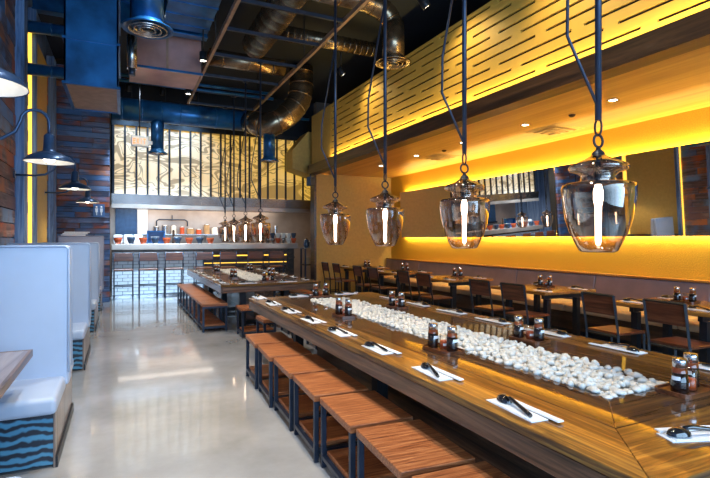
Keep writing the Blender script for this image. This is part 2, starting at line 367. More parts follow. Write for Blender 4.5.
# soffit fittings
def downlight(x, y, z, energy, lab, grp):
    o = thing('downlight', lab, 'light', (x, y, z), 0, grp)
    MB().lathe([(.05, -.004), (.075, -.008), (.078, 0), (.05, 0), (.05, -.004)], 20).build('trim_ring', 'steel', o)
    MB().lathe([(.0001, -.002), (.05, -.002)], 20).build('lens', 'lampglow', o)
for k, y in enumerate((10.6, 9.0, 7.4, 5.83, 4.3, 2.8)):
    downlight(5.75, y, 3.3, 0, 'small round downlight in the golden soffit, %s from the tan end wall' % ORDN[k], 'soffit downlights')
    spot('soffit_spot', (5.75, y, 3.27), 34, WARM, 110, 1, .04)
for k, y in enumerate((8.2, 5.07)):
    o = thing('smoke_detector', 'small dark round sensor on the golden soffit, %s from the tan end wall' % ORDN[k], 'sensor', (5.9, y, 3.3), 0, 'soffit sensors')
    MB().lathe([(.0001, -.03), (.03, -.03), (.045, -.012), (.05, 0)], 16).build('body', 'beam', o)
    MB().lathe([(.0001, -.034), (.012, -.034), (.014, -.03)], 10).build('lens', 'black', o)
for k, (x, y) in enumerate(((6.3, 8.9), (6.45, 5.9))):
    o = thing('ceiling_vent', 'square layered air vent in the golden soffit, %s from the tan end wall' % ORDN[k], 'vent', (x, y, 3.3), 0, 'soffit air vents')
    for i, s_ in enumerate((.30, .22, .14, .06)):
        q = MB(); a = s_; b2 = s_ - .055
        q.extr([(-a, 0), (a, 0), (a, -.012), (-a, -.012)], 'Y', b2, a); q.extr([(-a, 0), (a, 0), (a, -.012), (-a, -.012)], 'Y', -a, -b2)
        q.extr([(-b2, 0), (b2, 0), (b2, -.012), (-b2, -.012)], 'X', b2, a); q.extr([(-b2, 0), (b2, 0), (b2, -.012), (-b2, -.012)], 'X', -a, -b2)
        q.build('louvre', 'vent', o, (0, 0, -.022 * i))
    MB().box(-.33, .33, -.33, .33, -.004, 0).build('backing', 'vent', o)
o = thing('wall_speaker', 'small dark blue speaker at the beam end beside the mural', 'speaker', (4.6, 12.45, 3.05))
MB().box(-.1, .1, -.08, .08, -.12, .12).build('cabinet', 'iron_blue', o, (0, 0, 0), .4, .02); MB().box(-.02, .02, 0, .05, .1, .21).build('bracket', 'black', o)

# ------------------------------------------------------------------ kitchen front, bar, mural
bar = thing('bar_counter', 'long bar counter with pale glazed brick front facing the dining hall', 'bar counter', (0, 14, 0))
MB().box(-.24, 4.62, .06, .5, 0, 1.2).build('body', 'grout', bar)
MB().box(-.24, 4.7, -.2, .62, 1.22, 1.375).build('ledge', 'kitchen', bar, (0, 0, 0), 0, .01)
MB().box(-.24, 4.62, -.02, .1, 1.16, 1.22).build('rail', 'beam', bar)
bk = MB().cbox(0, 0, 0, .238, .05, .075).mesh('brick'); bk.materials.append(M['brick'])
hb = MB().cbox(0, 0, 0, .112, .05, .075).mesh('brick'); hb.materials.append(M['brick'])
for rw in range(13):
    x = -.235; z = .06 + .0865 * rw
    while x < 1.96:
        half = (rw % 2 and x < -.2) or x > 1.84
        L = .125 if half else .25
        link('brick', hb if half else bk, bar, (x + L / 2, .035 + random.uniform(-.004, .004), z + .04)); x += L
for k in range(8):
    me = MB().box(2.05, 4.45, .0, .06, .02 + k * .145, .155 + k * .145).build('board', 'beam', bar)
MB().box(4.4, 4.62, -.06, .08, 0, 1.22).build('corner_post', 'beam', bar)
MB().box(2.05, 4.4, -.02, .0, 1.02, 1.05).build('light_strip', 'led', bar); MB().box(2.05, 4.4, -.02, .0, .82, .84).build('light_strip', 'led', bar)
MB().box(-.24, 4.6, -.06, .06, 0, .05).build('kick_plate', 'steel', bar)
# header beam of the kitchen opening, mural with mullions
hd = thing('kitchen_hood', 'brushed steel header hood over the open kitchen', 'hood', (0, 14, 2.3))
MB().extr([(-.05, .02), (-.12, .36), (.6, .36), (.6, 0)], 'X', -.24, 5.3).build('canopy', 'steel', hd)
MB().box(-.24, 5.3, -.09, -.03, 0, .10).build('lip', 'kitchen', hd)
mu = thing('backlit_mural', 'backlit mural of grey swirls on yellow sheets behind black bars', 'mural', (0, 14.05, 2.66))
n = 20; wdt = 5.4 / n
for i in range(n):
    x = -.2 + wdt * i
    MB().box(0, wdt - .05, 0, .02, 0, 1.78).build('sheet', 'mural', mu, (x + .025, 0, 0))
for i in range(n + 1):
    MB().box(-.024, .024, -.05, .03, 0, 1.86).build('mullion', 'black', mu, (-.2 + wdt * i, 0, 0))
MB().box(-.24, 5.3, -.06, .04, 1.78, 1.9).build('top_rail', 'black', mu)
struct(MB().box(-.26, 5.4, 14.1, 14.25, 2.66, ZC).build('wall_above_kitchen', 'ceil'), 'dark wall carrying the mural')
struct(MB().box(5.3, XR, 13.9, 14.1, 0, ZC).build('wall_kitchen_side', 'kitchen'), 'kitchen side wall')
# kitchen interior
kb = thing('kitchen_back_counter', 'steel back counter running along the kitchen wall', 'counter', (2.4, 15.9, 0))
MB().box(-2.6, 2.8, -.3, .4, .86, .92).build('worktop', 'steel', kb); MB().box(-2.6, 2.8, -.25, .4, .1, .86).build('cabinet', 'kitchen', kb); MB().box(-2.6, 2.8, -.2, .4, 0, .1).build('plinth', 'black', kb)
sf = thing('wall_shelf', 'long steel shelf with brackets on the kitchen wall', 'shelf', (2.4, 16.15, 1.62))
MB().box(-2.0, 2.6, -.2, .2, 0, .03).build('board', 'steel', sf)
for x in (-1.8, 0, 2.4): MB().extr([(.2, 0), (-.18, 0), (.2, -.22)], 'X', x, x + .03).build('bracket', 'steel', sf)
o = thing('kitchen_window', 'dark window with a pale folded curtain at the kitchen end', 'window', (.02, 16.3, 1.55))
MB().box(-.2, .62, 0, .05, .05, .95).build('pane', 'iron_blue', o); MB().box(-.26, .68, -.02, .06, .95, 1.02).build('frame', 'black', o); MB().box(-.26, .68, -.02, .06, -.02, .05).build('sill', 'black', o)
q = MB(); 
for i in range(8): q.box(.40 + i * .035, .44 + i * .035, -.08 - .02 * (i % 2), -.05 - .02 * (i % 2), .0, .93)
q.build('curtain', 'white', o)
def bowl_mesh(r, h): return MB().lathe([(.0001, .004), (r * .45, .004), (r * .42, 0), (r * .5, 0), (r * .62, .18 * h), (r * .9, .62 * h), (r, h), (r * .95, h), (r * .84, .62 * h), (r * .5, .2 * h), (.0001, .16 * h)], 18)
XB = [(118, 'red'), (131, 'navy'), (143, 'red'), (155, 'navy'), (166.5, 'red'), (177.5, 'navy'), (189, 'red'), (199.5, 'navy'), (210, 'red')]
TH = math.atan(233 / 490); st, ct = math.sin(TH), math.cos(TH)
def XatY(u, Y):
    a = (u - 355) / 490; return (st + a * ct) / (ct - a * st) * Y
for n_, (u, k) in enumerate(XB):
    x = XatY(u, 14.0)
    o = thing('bowl', ('orange red flared' if k == 'red' else 'dark navy round') + ' bowl on the bar ledge, %s from the timber wall' % ORDN[n_], 'bowl', (x, 13.95, 1.376), 0, 'orange bowls on the bar ledge' if k == 'red' else 'navy bowls on the bar ledge')
    bowl_mesh(.105, .16 if k == 'red' else .18).build('vessel', k, o)
    MB().lathe([(.06, -.001), (.06, .012), (.045, .012)], 14).build('foot_ring', k, o)
    MB().lathe([(.104, .155 if k == 'red' else .175), (.109, .16 if k == 'red' else .18), (.100, .162 if k == 'red' else .182)], 18).build('rim', 'white_enamel' if k == 'navy' else 'red', o)
# objects on the ledge and the kitchen shelf
for i in range(4):
    tag(MB().lathe([(.0001, 0), (.03, 0), (.036, .01), (.05, .2), (.047, .2), (.034, .02), (.0001, .015)], 14).build('paper_cup_stack', 'white', None, (XatY(143 + 4.2 * i, 14.5), 14.55, 1.376)), 'white tall cup behind the bar bowls, %s from the timber wall' % ORDN[i], 'cup', 'white cups behind the bar bowls')
o = thing('storage_crate', 'open blue framed crate between bowls on the bar ledge', 'crate', (XatY(156, 14.35), 14.35, 1.376))
MB().box(-.22, .22, -.02, .12, 0, .02).build('base', 'duct_blue', o)
for x in (-.21, .21): MB().box(x - .015, x + .015, -.02, .12, 0, .34).build('side', 'duct_blue', o)
MB().box(-.22, .22, -.02, .12, .32, .35).build('top_bar', 'duct_blue', o); MB().box(-.2, .2, .1, .12, .02, .32).build('back', 'sign_blue', o)
o = thing('pepper_mill', 'tall dark brown pepper mill behind the bar ledge', 'mill', (XatY(173.5, 14.3), 14.3, 1.376))
MB().lathe([(.0001, 0), (.04, 0), (.035, .1), (.025, .2), (.035, .27), (.03, .29)], 14).build('body', 'beam', o); MB().lathe([(.03, .29), (.034, .33), (.02, .37), (.0001, .38)], 14).build('head', 'beam', o)
for i, (u, v) in enumerate(((114, 1), (124, 1), (134, 0))):
    tag(MB().box(-.11, .11, -.08, .08, 0, .24).build('food_box', 'white', None, (XatY(u + 4, 14.36), 14.36, 1.376), 0, .03), 'pale white box behind the bar bowls, %s from the timber wall' % ORDN[i], 'box', 'pale boxes on the bar ledge')
fa = thing('tap', 'arched steel pot filler tap on the kitchen wall', 'tap', (XatY(172, 16.2), 16.25, 2.0))
MB().tube([(-.45, -.1, -.1), (-.45, -.1, .05), (-.38, -.1, .1), (.38, -.1, .1), (.45, -.1, .05), (.45, -.1, -.1)], .02, 8).build('spout', 'steel_dark', fa)
MB().tube([(0, .1, .1), (0, -.1, .1)], .025, 8).build('stem', 'steel_dark', fa); MB().tube([(0, -.1, .1), (0, -.1, .24)], .015, 8).build('handle', 'steel_dark', fa)
for i in range(14):
    k = random.choice(['red', 'navy', 'white_enamel', 'steel']); x = XatY(262, 14.3) + (i % 7) * .165; zz = 1.376 if i < 7 else 1.376 + .155
    nm = {'red': 'orange red', 'navy': 'dark navy', 'white_enamel': 'white', 'steel': 'shiny steel'}[k]
    o = thing('bowl', nm + ' bowl, %s row of the double row by the bar post, %s along' % ('lower' if i < 7 else 'upper', ORDN[i % 7]), 'bowl', (x, 14.33, zz), 0, nm + ' bowls in the double row')
    bowl_mesh(.08, .15).build('vessel', k, o); MB().lathe([(.05, -.0), (.05, .012), (.04, .012)], 12).build('foot_ring', k, o)
for i in range(16):
    k = random.choice(['steel', 'navy', 'white_enamel', 'red', 'cardboard'])
    nm = {'red': 'orange red', 'navy': 'dark navy', 'white_enamel': 'white', 'steel': 'steel', 'cardboard': 'brown'}[k]
    h = random.uniform(.14, .3); rr = random.uniform(.06, .11)
    o = thing('canister', nm + ' canister on the kitchen wall shelf, %s from the dark window' % ORDN[i], 'canister', (.95 + i * .25, 16.16, 1.651), 0, nm + ' canisters on the kitchen shelf')
    MB().lathe([(.0001, 0), (rr, 0), (rr, h), (.0001, h)], 14).build('body', k, o, bevel=.006); MB().lathe([(rr * 1.04, h), (rr * 1.04, h + .02), (.0001, h + .025)], 14).build('lid', 'steel', o)
# service shelf right of the bar
ss = thing('service_shelf', 'steel service shelf with jars between bar post and tan wall', 'shelf', (5.0, 13.35, 0))
for zz in (.2, .78, 1.25): MB().box(-.32, .2, -.2, .2, zz - .03, zz).build('shelf_board', 'steel' if zz > 1 else 'beam', ss)
for x in (-.3, .18):
    for y in (-.18, .18): MB().box(x - .02, x + .02, y - .02, y + .02, 0, 1.22).build('leg', 'steel_dark', ss)
for i, (x, k, r_, h) in enumerate(((-.22, 'navy', .085, .26), (-.07, 'white_enamel', .052, .2), (.045, 'red', .055, .22), (.15, 'red', .04, .18))):
    o = thing('jar', {'navy': 'dark rounded jar on the steel service shelf', 'white_enamel': 'white jar on the steel service shelf', 'red': ('wide' if r_ > .05 else 'narrow') + ' orange red jar on the steel service shelf'}[k], 'jar', (5.0 + x, 13.3 + .08 * (i % 2), 1.25), 0, 'red jars on the service shelf' if k == 'red' else None)
    MB().lathe([(.0001, 0), (r_ * .8, 0), (r_, h * .3), (r_ * .9, h * .8), (r_ * .5, h * .9)], 14).build('body', k, o); MB().lathe([(r_ * .52, h * .88), (r_ * .52, h), (.0001, h + .01)], 12).build('lid', 'steel', o)
tag(MB().box(-.12, .12, -.12, .12, 0, .2).build('carton', 'cardboard', None, (4.86, 13.32, .78), 0, .006, 1), 'plain brown carton on the middle service shelf', 'box')

# bar stools
def bar_stool():
    o = thing('bar_stool', 'tall bar stool with chestnut back and dark steel legs at the bar', 'bar stool', (0, 0, 0), 0, 'bar stools along the bar')
    for s_ in (-1, 1):
        MB().tube([(.21 * s_, -.19, 0), (.21 * s_, -.19, .74), (.21 * s_, -.22, 1.16)], .016, 6).build('back_leg', 'steel_dark', o)
        MB().tube([(.21 * s_, .19, 0), (.21 * s_, .19, .74)], .016, 6).build('front_leg', 'steel_dark', o)
        MB().tube([(.21 * s_, -.19, .3), (.21 * s_, .19, .3)], .012, 6).build('side_rail', 'steel_dark', o)
    MB().box(-.21, .21, -.205, -.185, .96, 1.16).build('backrest', 'chair_wood', o, (0, -.02, 0), 0, .006, 1)
    MB().box(-.22, .22, -.21, .21, .72, .76).build('seat', 'chair_wood', o, (0, 0, 0), 0, .008, 1)
    for y in (-.19, .19): MB().tube([(-.21, y, .34), (.21, y, .34)], .014, 6).build('foot_rail', 'steel_dark', o)
    return o
bs = None
for k, u in enumerate((123.5, 148.3, 173.6, 203.5, 227, 254, 274.5)):
    p = (XatY(u, 13.4), 13.42, 0)
    lab = 'tall bar stool with chestnut back, %s from the timber block wall' % ORDN[k]
    if bs is None: bs = bar_stool(); bs.location = p; bs['label'] = lab
    else: dup(bs, p, 0, lab)

# ------------------------------------------------------------------ communal tables
TZ = .76
def communal(y0, y1, label):
    xa, xb = 1.43, 3.15; ta, tb = 2.04, 2.55; tm0, tm1 = y0 + .62, y1 - .50
    o = thing('communal_table', label, 'table', ((xa + xb) / 2, (y0 + y1) / 2, 0))
    cx, cy = o.location.x, o.location.y
    P = lambda x, y: (x - cx, y - cy)
    def ringb(a, bq, mats, nm, z0, z1):
        (ax0, ax1, ay0, ay1), (bx0, bx1, by0, by1) = a, bq; g = .0015
        polys = [([P(ax0, ay0), P(ax0, ay1), P(bx0, by1), P(bx0, by0)], mats[0]), ([P(ax1, ay1), P(ax1, ay0), P(bx1, by0), P(bx1, by1)], mats[0]),
                 ([P(ax0, ay0), P(bx0, by0), P(bx1, by0), P(ax1, ay0)], mats[1]), ([P(ax0, ay1), P(ax1, ay1), P(bx1, by1), P(bx0, by1)], mats[1])]
        for pl, mt in polys:
            MB().prism(pl, z0, z1).build(nm, mt, o, (0, 0, 0), 0, .0025, 1)
    mid = (1.74, 2.85, y0 + .36, y1 - .22)
    ringb((xa, xb, y0, y1), mid, ('table_y', 'table_x'), 'border_board', TZ - .035, TZ)
    ringb((mid[0] + .003, mid[1] - .003, mid[2] + .003, mid[3] - .003), (ta, tb, tm0, tm1), ('inner_y', 'inner_x'), 'inner_board', TZ - .035, TZ)
    for x in (xa + .004, xb - .044): MB().box(x - cx, x + .04 - cx, y0 + .004 - cy, y1 - .004 - cy, TZ - .135, TZ - .036).build('apron', 'table_side', o, (0, 0, 0), 0, .004, 1)
    for y in (y0 + .004, y1 - .044): MB().box(xa + .045 - cx, xb - .045 - cx, y - cy, y + .04 - cy, TZ - .135, TZ - .036).build('apron', 'table_x_edge', o, (0, 0, 0), 0, .004, 1)
    MB().box(ta - .03 - cx, tb + .03 - cx, tm0 - .03 - cy, tm1 + .03 - cy, TZ - .12, TZ - .10).build('trough_floor', 'black', o)
    for x in (ta - .02, tb): MB().box(x - cx, x + .02 - cx, tm0 - cy, tm1 - cy, TZ - .10, TZ - .034).build('trough_side', 'table_side', o)
    for y in (y0 + .55, (y0 + y1) / 2, y1 - .55):
        for x in (1.9, 2.68): MB().cbox(x - cx, y - cy, .31, .1, .1, .62).build('leg', 'black', o, (0, 0, 0), 0, .004, 1)
        MB().cbox(2.29 - cx, y - cy, .05, .7, .08, .06).build('cross_bar', 'black', o)
    MB().box(2.12 - cx, 2.46 - cx, y0 + .6 - cy, y1 - .6 - cy, .0, TZ - .122).build('base_panel', 'table_side', o)
    return (ta, tb, tm0, tm1)
near = communal(.93, 6.12, 'long lacquered communal table with a trough of white stones beside the clear aisle')
far = communal(8.02, 12.55, 'long lacquered communal table with a trough of white stones in front of the bar')

# white stones
pm = []
for i in range(6):
    bm = bmesh.new(); bmesh.ops.create_icosphere(bm, subdivisions=2, radius=1)
    a, b2, c2 = random.uniform(.85, 1.2), random.uniform(.8, 1.1), random.uniform(.6, .85)
    for v in bm.verts:
        k = 1 + .13 * math.sin(3.1 * v.co.x + i) * math.cos(2.7 * v.co.y + 2 * i) + random.uniform(-.13, .13); v.co = Vector((v.co.x * a * k, v.co.y * b2 * k, v.co.z * c2 * k))
    me = bpy.data.meshes.new('white_pebble'); bm.to_mesh(me); bm.free()
    for p in me.polygons: p.use_smooth = True
    me.materials.append(M['pebble']); pm.append(me)
def stones(tr, count, lab_thing, lab_stuff, grp):
    ta, tb, y0, y1 = tr; pts = []; pit = .041; row = 0; y = y0 + .02
    while y < y1 - .02:
        x = ta + .02 + (.02 if row % 2 else 0)
        while x < tb - .02: pts.append((x + random.uniform(-.007, .007), y + random.uniform(-.007, .007), TZ - .006 + random.uniform(-.01, .018), random.uniform(.019, .026))); x += pit
        y += pit * .88; row += 1
    pts.sort(key=lambda p: p[1]); big = MB()
    def put(p):
        me = random.choice(pm); rot = Matrix.Rotation(random.uniform(0, 6.28), 3, 'Z') @ Matrix.Rotation(random.uniform(-.4, .4), 3, 'X')
        return me, rot
    for i, p in enumerate(pts):
        me, rot = put(p)
        if i < count:
            o = link('white_pebble', me); o.location = p[:3]; o.scale = (p[3],) * 3; o.rotation_euler = rot.to_euler(); tag(o, lab_thing, 'stone', grp)
        else: big.add([rot @ v.co * p[3] + Vector(p[:3]) for v in me.vertices], [tuple(f.vertices) for f in me.polygons], True)
    for p in pts:                                             # lower layer that fills the trough
        me, rot = put(p); q = Vector((p[0] + .015, p[1] + .015, TZ - .036))
        if q.x > tb - .03 or q.y > y1 - .03: continue
        big.add([rot @ v.co * .024 + q for v in me.vertices], [tuple(f.vertices) for f in me.polygons], True)
    me = bpy.data.meshes.new('white_pebbles'); me.from_pydata(big.v, [], big.f); me.polygons.foreach_set('use_smooth', [True] * len(big.f)); me.materials.append(M['pebble'])
    tag(link('white_pebble_bed', me), lab_stuff, 'stones', None, 'stuff')
stones(near, 300, 'rounded white stone in the table trough beside the clear aisle', 'bed of white stones filling the communal table trough by the aisle', 'white stones in the table trough')
stones(far, 0, '', 'bed of white stones in the table trough before the bar', None)

# stools
def stool():
    o = thing('box_stool', 'brown wooden box stool with dark steel frame along the aisle side of the stone-filled table', 'stool', (0, 0, 0), 0, 'box stools along the aisle side of the table')
    MB().box(-.2, .2, -.272, .272, .41, .455).build('seat', 'stool_wood', o, (0, 0, 0), 0, .006, 2)
    MB().box(-.165, .165, -.225, .225, .085, .115).build('shelf', 'stool_wood', o, (0, 0, 0), 0, .004, 1)
    for x in (-.18, .18):
        for y in (-.25, .25): MB().box(x - .016, x + .016, y - .016, y + .016, 0, .41).build('leg', 'steel_dark', o, (0, 0, 0), 0, .003, 1)
        MB().box(x * .72 - .014, x * .72 + .014, -.234, .234, .385, .409).build('top_rail', 'steel_dark', o); MB().box(x - .014, x + .014, -.234, .234, .055, .083).build('shelf_rail', 'steel_dark', o)
    for y in (-.25, .25):
        MB().box(-.164, .164, y - .014, y + .014, .38, .409).build('end_rail', 'steel_dark', o); MB().box(-.164, .164, y - .014, y + .014, .055, .083).build('end_rail', 'steel_dark', o)
    return o
s0 = stool()
for k in range(7):
    p = (1.335 + .0125 * k + random.uniform(-.005, .005), 1.565 + .588 * k, 0); rz = -.055 + random.uniform(-.012, .012)
    lab = 'brown box stool on the aisle side of the long table, %s from bar end' % ORDN[6 - k]
    if k == 0: s0.location = p; s0.rotation_euler.z = rz; s0['label'] = lab
    else: dup(s0, p, rz, lab)
for k in range(7): dup(s0, (3.24, 1.6 + .6 * k, 0), 0, 'brown box stool on the banquette side of the long table, %s from bar end' % ORDN[6 - k], 'box stools on the banquette side of the table')
for k in range(7): dup(s0, (1.36, 8.40 + .57 * k, 0), 0, 'brown box stool on booth side of the table before the bar, %s from bar' % ORDN[6 - k], 'box stools along the bar-side table')
for k in range(6): dup(s0, (3.24, 8.55 + .6 * k, 0), 0, 'brown box stool, banquette side of the table before the bar, %s from bar' % ORDN[5 - k], 'box stools on the far side of the bar-side table')
for x, y, l in ((1.9, 7.6, 'table before the bar, booth side'), (2.62, 7.6, 'table before the bar, banquette side'), (1.92, 6.42, 'long table with box stools, booth side'), (2.64, 6.42, 'long table with box stools, banquette side')):
    dup(s0, (x, y, 0), math.pi / 2, 'brown box stool crosswise at the head of the ' + l, 'stools crosswise at the table heads')

# place settings
def napkin_mesh(L=.30, W=.085):
    b_ = MB(); b_.box(-W / 2, W / 2, -L / 2, L / 2, 0, .003); b_.box(-W / 2 + .004, W / 2 - .012, -L / 2 + .006, L / 2 - .02, .0032, .006); return b_
nap_me = napkin_mesh().mesh('napkin'); nap_me.materials.append(M['white'])
slv_me = MB().extr([(-.016, 0), (.016, 0), (.014, .006), (-.014, .006)], 'Y', -.17, .17).mesh('chopstick_sleeve'); slv_me.materials.append(M['white'])
def spoon_mesh():
    q = MB(); vs = []; fs = []; n, m2 = 14, 5                   # hollow bowl lying face down
    for i in range(m2 + 1):
        th = math.pi / 2 * i / m2
        for k in range(n): ph = 2 * math.pi * k / n; vs.append((.026 * math.sin(th) * math.cos(ph), .070 + .036 * math.sin(th) * math.sin(ph), .004 + .024 * math.cos(th)))
    for i in range(m2):
        for k in range(n): fs.append((i * n + k, (i + 1) * n + k, (i + 1) * n + (k + 1) % n, i * n + (k + 1) % n))
    q.add(vs, fs, True)
    q.tube([(0, .055, .024), (0, .03, .026), (0, -.02, .018), (0, -.07, .009), (0, -.09, .007)], [.007, .008, .007, .009, .007], 8)
    return q
sp_b = spoon_mesh(); sp_b.v = [(x * 1.15, y * 1.3, z_ * 1.15) for x, y, z_ in sp_b.v]; sp_me = sp_b.mesh('soup_spoon'); sp_me.materials.append(M['black_lacquer'])
def setting(x, y, rz, z, where, key, full=True):
    a = random.uniform(-.08, .08)
    tag(link('paper_napkin', nap_me, None, (x, y, z + .0005), rz + a), 'white folded paper napkin ' + where, 'napkin', 'napkins ' + key)
    d = Vector((math.cos(rz + a), math.sin(rz + a), 0))
    if full:
        p = Vector((x, y, 0)) + d * .055 + Vector((math.sin(rz + a), -math.cos(rz + a), 0)) * .03
        tag(link('chopstick_sleeve', slv_me, None, (p.x, p.y, z + .0068), rz + a + .03), 'white paper chopstick sleeve ' + where, 'chopsticks', 'sleeves ' + key)
    tag(link('soup_spoon', sp_me, None, (x, y, z + .007), rz + a + random.uniform(-.25, .25)), 'black lacquer soup spoon ' + where, 'spoon', 'spoons ' + key)
for k in range(8): setting(1.54, 1.62 + .64 * k, 0, TZ, 'on the aisle edge, %s from the bar end' % ORDN[7 - k], 'on the aisle edge')
for k, y in enumerate((1.58, 2.2, 2.8, 3.43, 4.04, 4.66, 5.3)): setting(3.03, y, math.pi, TZ, 'on the banquette-side edge, %s from bar end' % ORDN[6 - k], 'on the banquette-side edge')
setting(1.96, 1.10, R(75), TZ, 'at the mitred table head', 'at the table head')
for x, q in ((2.08, 'booth'), (2.72, 'banquette')): setting(x, 6.0, R(90), TZ, 'at the long table bar end, %s side' % q, 'at the opposite table head')
for k in range(6):
    setting(1.54, 8.5 + .66 * k, 0, TZ, 'booth side of bar-side table, %s from bar' % ORDN[5 - k], 'on the bar-side table by the booths', False)
    setting(3.03, 8.5 + .66 * k, math.pi, TZ, 'banquette side of bar-side table, %s from bar' % ORDN[5 - k], 'on the bar-side table by the banquette', False)
for x, q in ((1.9, 'booth'), (2.6, 'banquette')): setting(x, 8.16, R(90), TZ, 'at the head of the bar-side table, %s side' % q, 'at the head of the bar-side table', False)

# condiments: tray, two sauce bottles and a chili jar, each a thing of its own
def tray():
    o = thing('condiment_tray', 'x', 'tray')
    rr = lambda a, b_, r_: [(sx * (a - r_) + r_ * math.cos(t), sy * (b_ - r_) + r_ * math.sin(t)) for sx, sy, t0 in ((1, 1, 0), (-1, 1, 90), (-1, -1, 180), (1, -1, 270)) for t in (R(t0), R(t0 + 30), R(t0 + 60), R(t0 + 90))]
    MB().prism(rr(.082, .135, .03), 0, .012).build('base', 'tray', o)
    ou, inn = rr(.085, .138, .032), rr(.077, .130, .026); n_ = len(ou); q = MB()
    q.add([(x, y, .006) for x, y in ou] + [(x, y, .022) for x, y in ou] + [(x, y, .022) for x, y in inn] + [(x, y, .006) for x, y in inn],
          [(a * n_ + k, a * n_ + (k + 1) % n_, ((a + 1) % 4) * n_ + (k + 1) % n_, ((a + 1) % 4) * n_ + k) for a in range(4) for k in range(n_)])
    q.build('rim', 'tray', o)
    return o
def bottle():
    o = thing('sauce_bottle', 'x', 'bottle')
    sc_ = MB().lathe([(.0001, 0), (.034, 0), (.038, .006), (.037, .05), (.034, .095), (.0001, .095)], 18).build('sauce', 'sauce', o)
    MB().lathe([(.034, .095), (.031, .120), (.0001, .121)], 18).build('neck', 'amber', o)
    q = MB(); q.lathe([(.028, .119), (.032, .121), (.032, .15), (.029, .160), (.0001, .161)], 18)
    q.build('cap', 'cap', o)
    MB().arc(.0378, .062, .0368, .080, R(-120), R(-55)).arc(.0378, .062, .0368, .080, R(60), R(125)).build('label', 'white', sc_)
    return o
def jar():
    o = thing('chili_jar', 'x', 'jar')
    MB().lathe([(.0001, .003), (.027, .003), (.028, .055), (.0001, .057)], 14).build('flakes', 'chili', o)
    g_ = MB().lathe([(.0001, 0), (.031, 0), (.032, .01), (.030, .065), (.032, .095), (.029, .095), (.028, .065)], 14).build('glass', 'clear', o)
    MB().arc(.0326, .024, .0322, .04, R(-140), R(-60)).build('label', 'white', g_)
    return o
TR, BO, JA = tray(), bottle(), jar(); first = [True]
def condiments(x, y, z, rz, where, key):
    put = lambda src, loc, lab, grp: dup(src, loc, rz, lab, grp)
    e1, e2 = (('banquette', 'booth') if rz < 0 else ('booth', 'banquette')) if abs(rz) > 1 else ('bar', 'window')
    put(TR, (x, y, z), 'dark wooden condiment tray ' + where, 'trays ' + key)
    c, s_ = math.cos(rz), math.sin(rz); W = lambda a, b_: (x + a * c - b_ * s_, y + a * s_ + b_ * c, z + .0125)
    put(BO, W(-.022, .078), 'dark sauce bottle, %s end of tray ' % e1 + where, 'bottles ' + key)
    put(BO, W(.012, -.078), 'dark sauce bottle, %s end of tray ' % e2 + where, 'bottles ' + key)
    put(JA, W(.012, .004), 'glass chili jar on tray ' + where, 'jars ' + key)
condiments(1.92, 2.68, TZ, .05, 'mid-way along the stone trough, aisle side', 'at the aisle side of the trough')
condiments(1.92, 4.28, TZ, -.04, 'towards the bar, stone trough aisle side', 'at the aisle side of the trough')
condiments(2.68, 2.68, TZ, .06, 'mid-way along the stone trough, banquette side', 'at the banquette side of the trough')
condiments(2.68, 4.58, TZ, -.05, 'towards the bar, stone trough banquette side', 'at the banquette side of the trough')
condiments(2.47, 1.455, TZ, R(-88), 'at the mitred table head', 'at the mitred head')
condiments(2.30, 5.86, TZ, R(90), 'at the long table bar end', 'at the opposite head')
for x, y, q in ((1.92, 9.4, 'booth side'), (1.92, 11.2, 'booth side, close to bar'), (2.68, 9.5, 'banquette side'), (2.68, 11.3, 'banquette side, close to bar'), (2.3, 8.36, 'head')): condiments(x, y, TZ, R(90) if x == 2.3 else 0, 'on bar-side table, ' + q, 'on the bar-side table')

# ------------------------------------------------------------------ banquette side
def chair():
    o = thing('dining_chair', 'chestnut plywood dining chair with black steel frame facing the banquette', 'chair', (0, 0, 0), 0, 'dining chairs facing the banquette')
    MB().box(-.215, .215, -.19, .22, .435, .462).build('seat', 'chair_wood', o, (0, 0, 0), 0, .006, 1)
    b_ = MB().extr([(-.245, .655), (-.230, .655), (-.262, .885), (-.277, .885)], 'X', -.222, .222).build('backrest', 'chair_wood', o, (0, 0, 0), 0, .003, 1)
    for s_ in (-1, 1):
        x = .21 * s_
        MB().tube([(x, -.20, .0), (x, -.205, .44), (x, -.283, .885)], .016, 4).build('back_leg', 'black', o)
        MB().tube([(x, .2, 0), (x, .2, .435)], .016, 4).build('front_leg', 'black', o)
        MB().tube([(x, -.2, .12), (x, .2, .12)], .012, 4).build('side_rail', 'black', o)
    MB().tube([(-.21, -.281, .878), (.21, -.281, .878)], .014, 4).build('top_rail', 'black', o)
    MB().tube([(-.21, -.205, .425), (.21, -.205, .425)], .012, 4).build('seat_rail', 'black', o)
    return o
CEN = (11.65, 9.70, 7.72, 5.52, 3.42, 1.3)
ch0 = None
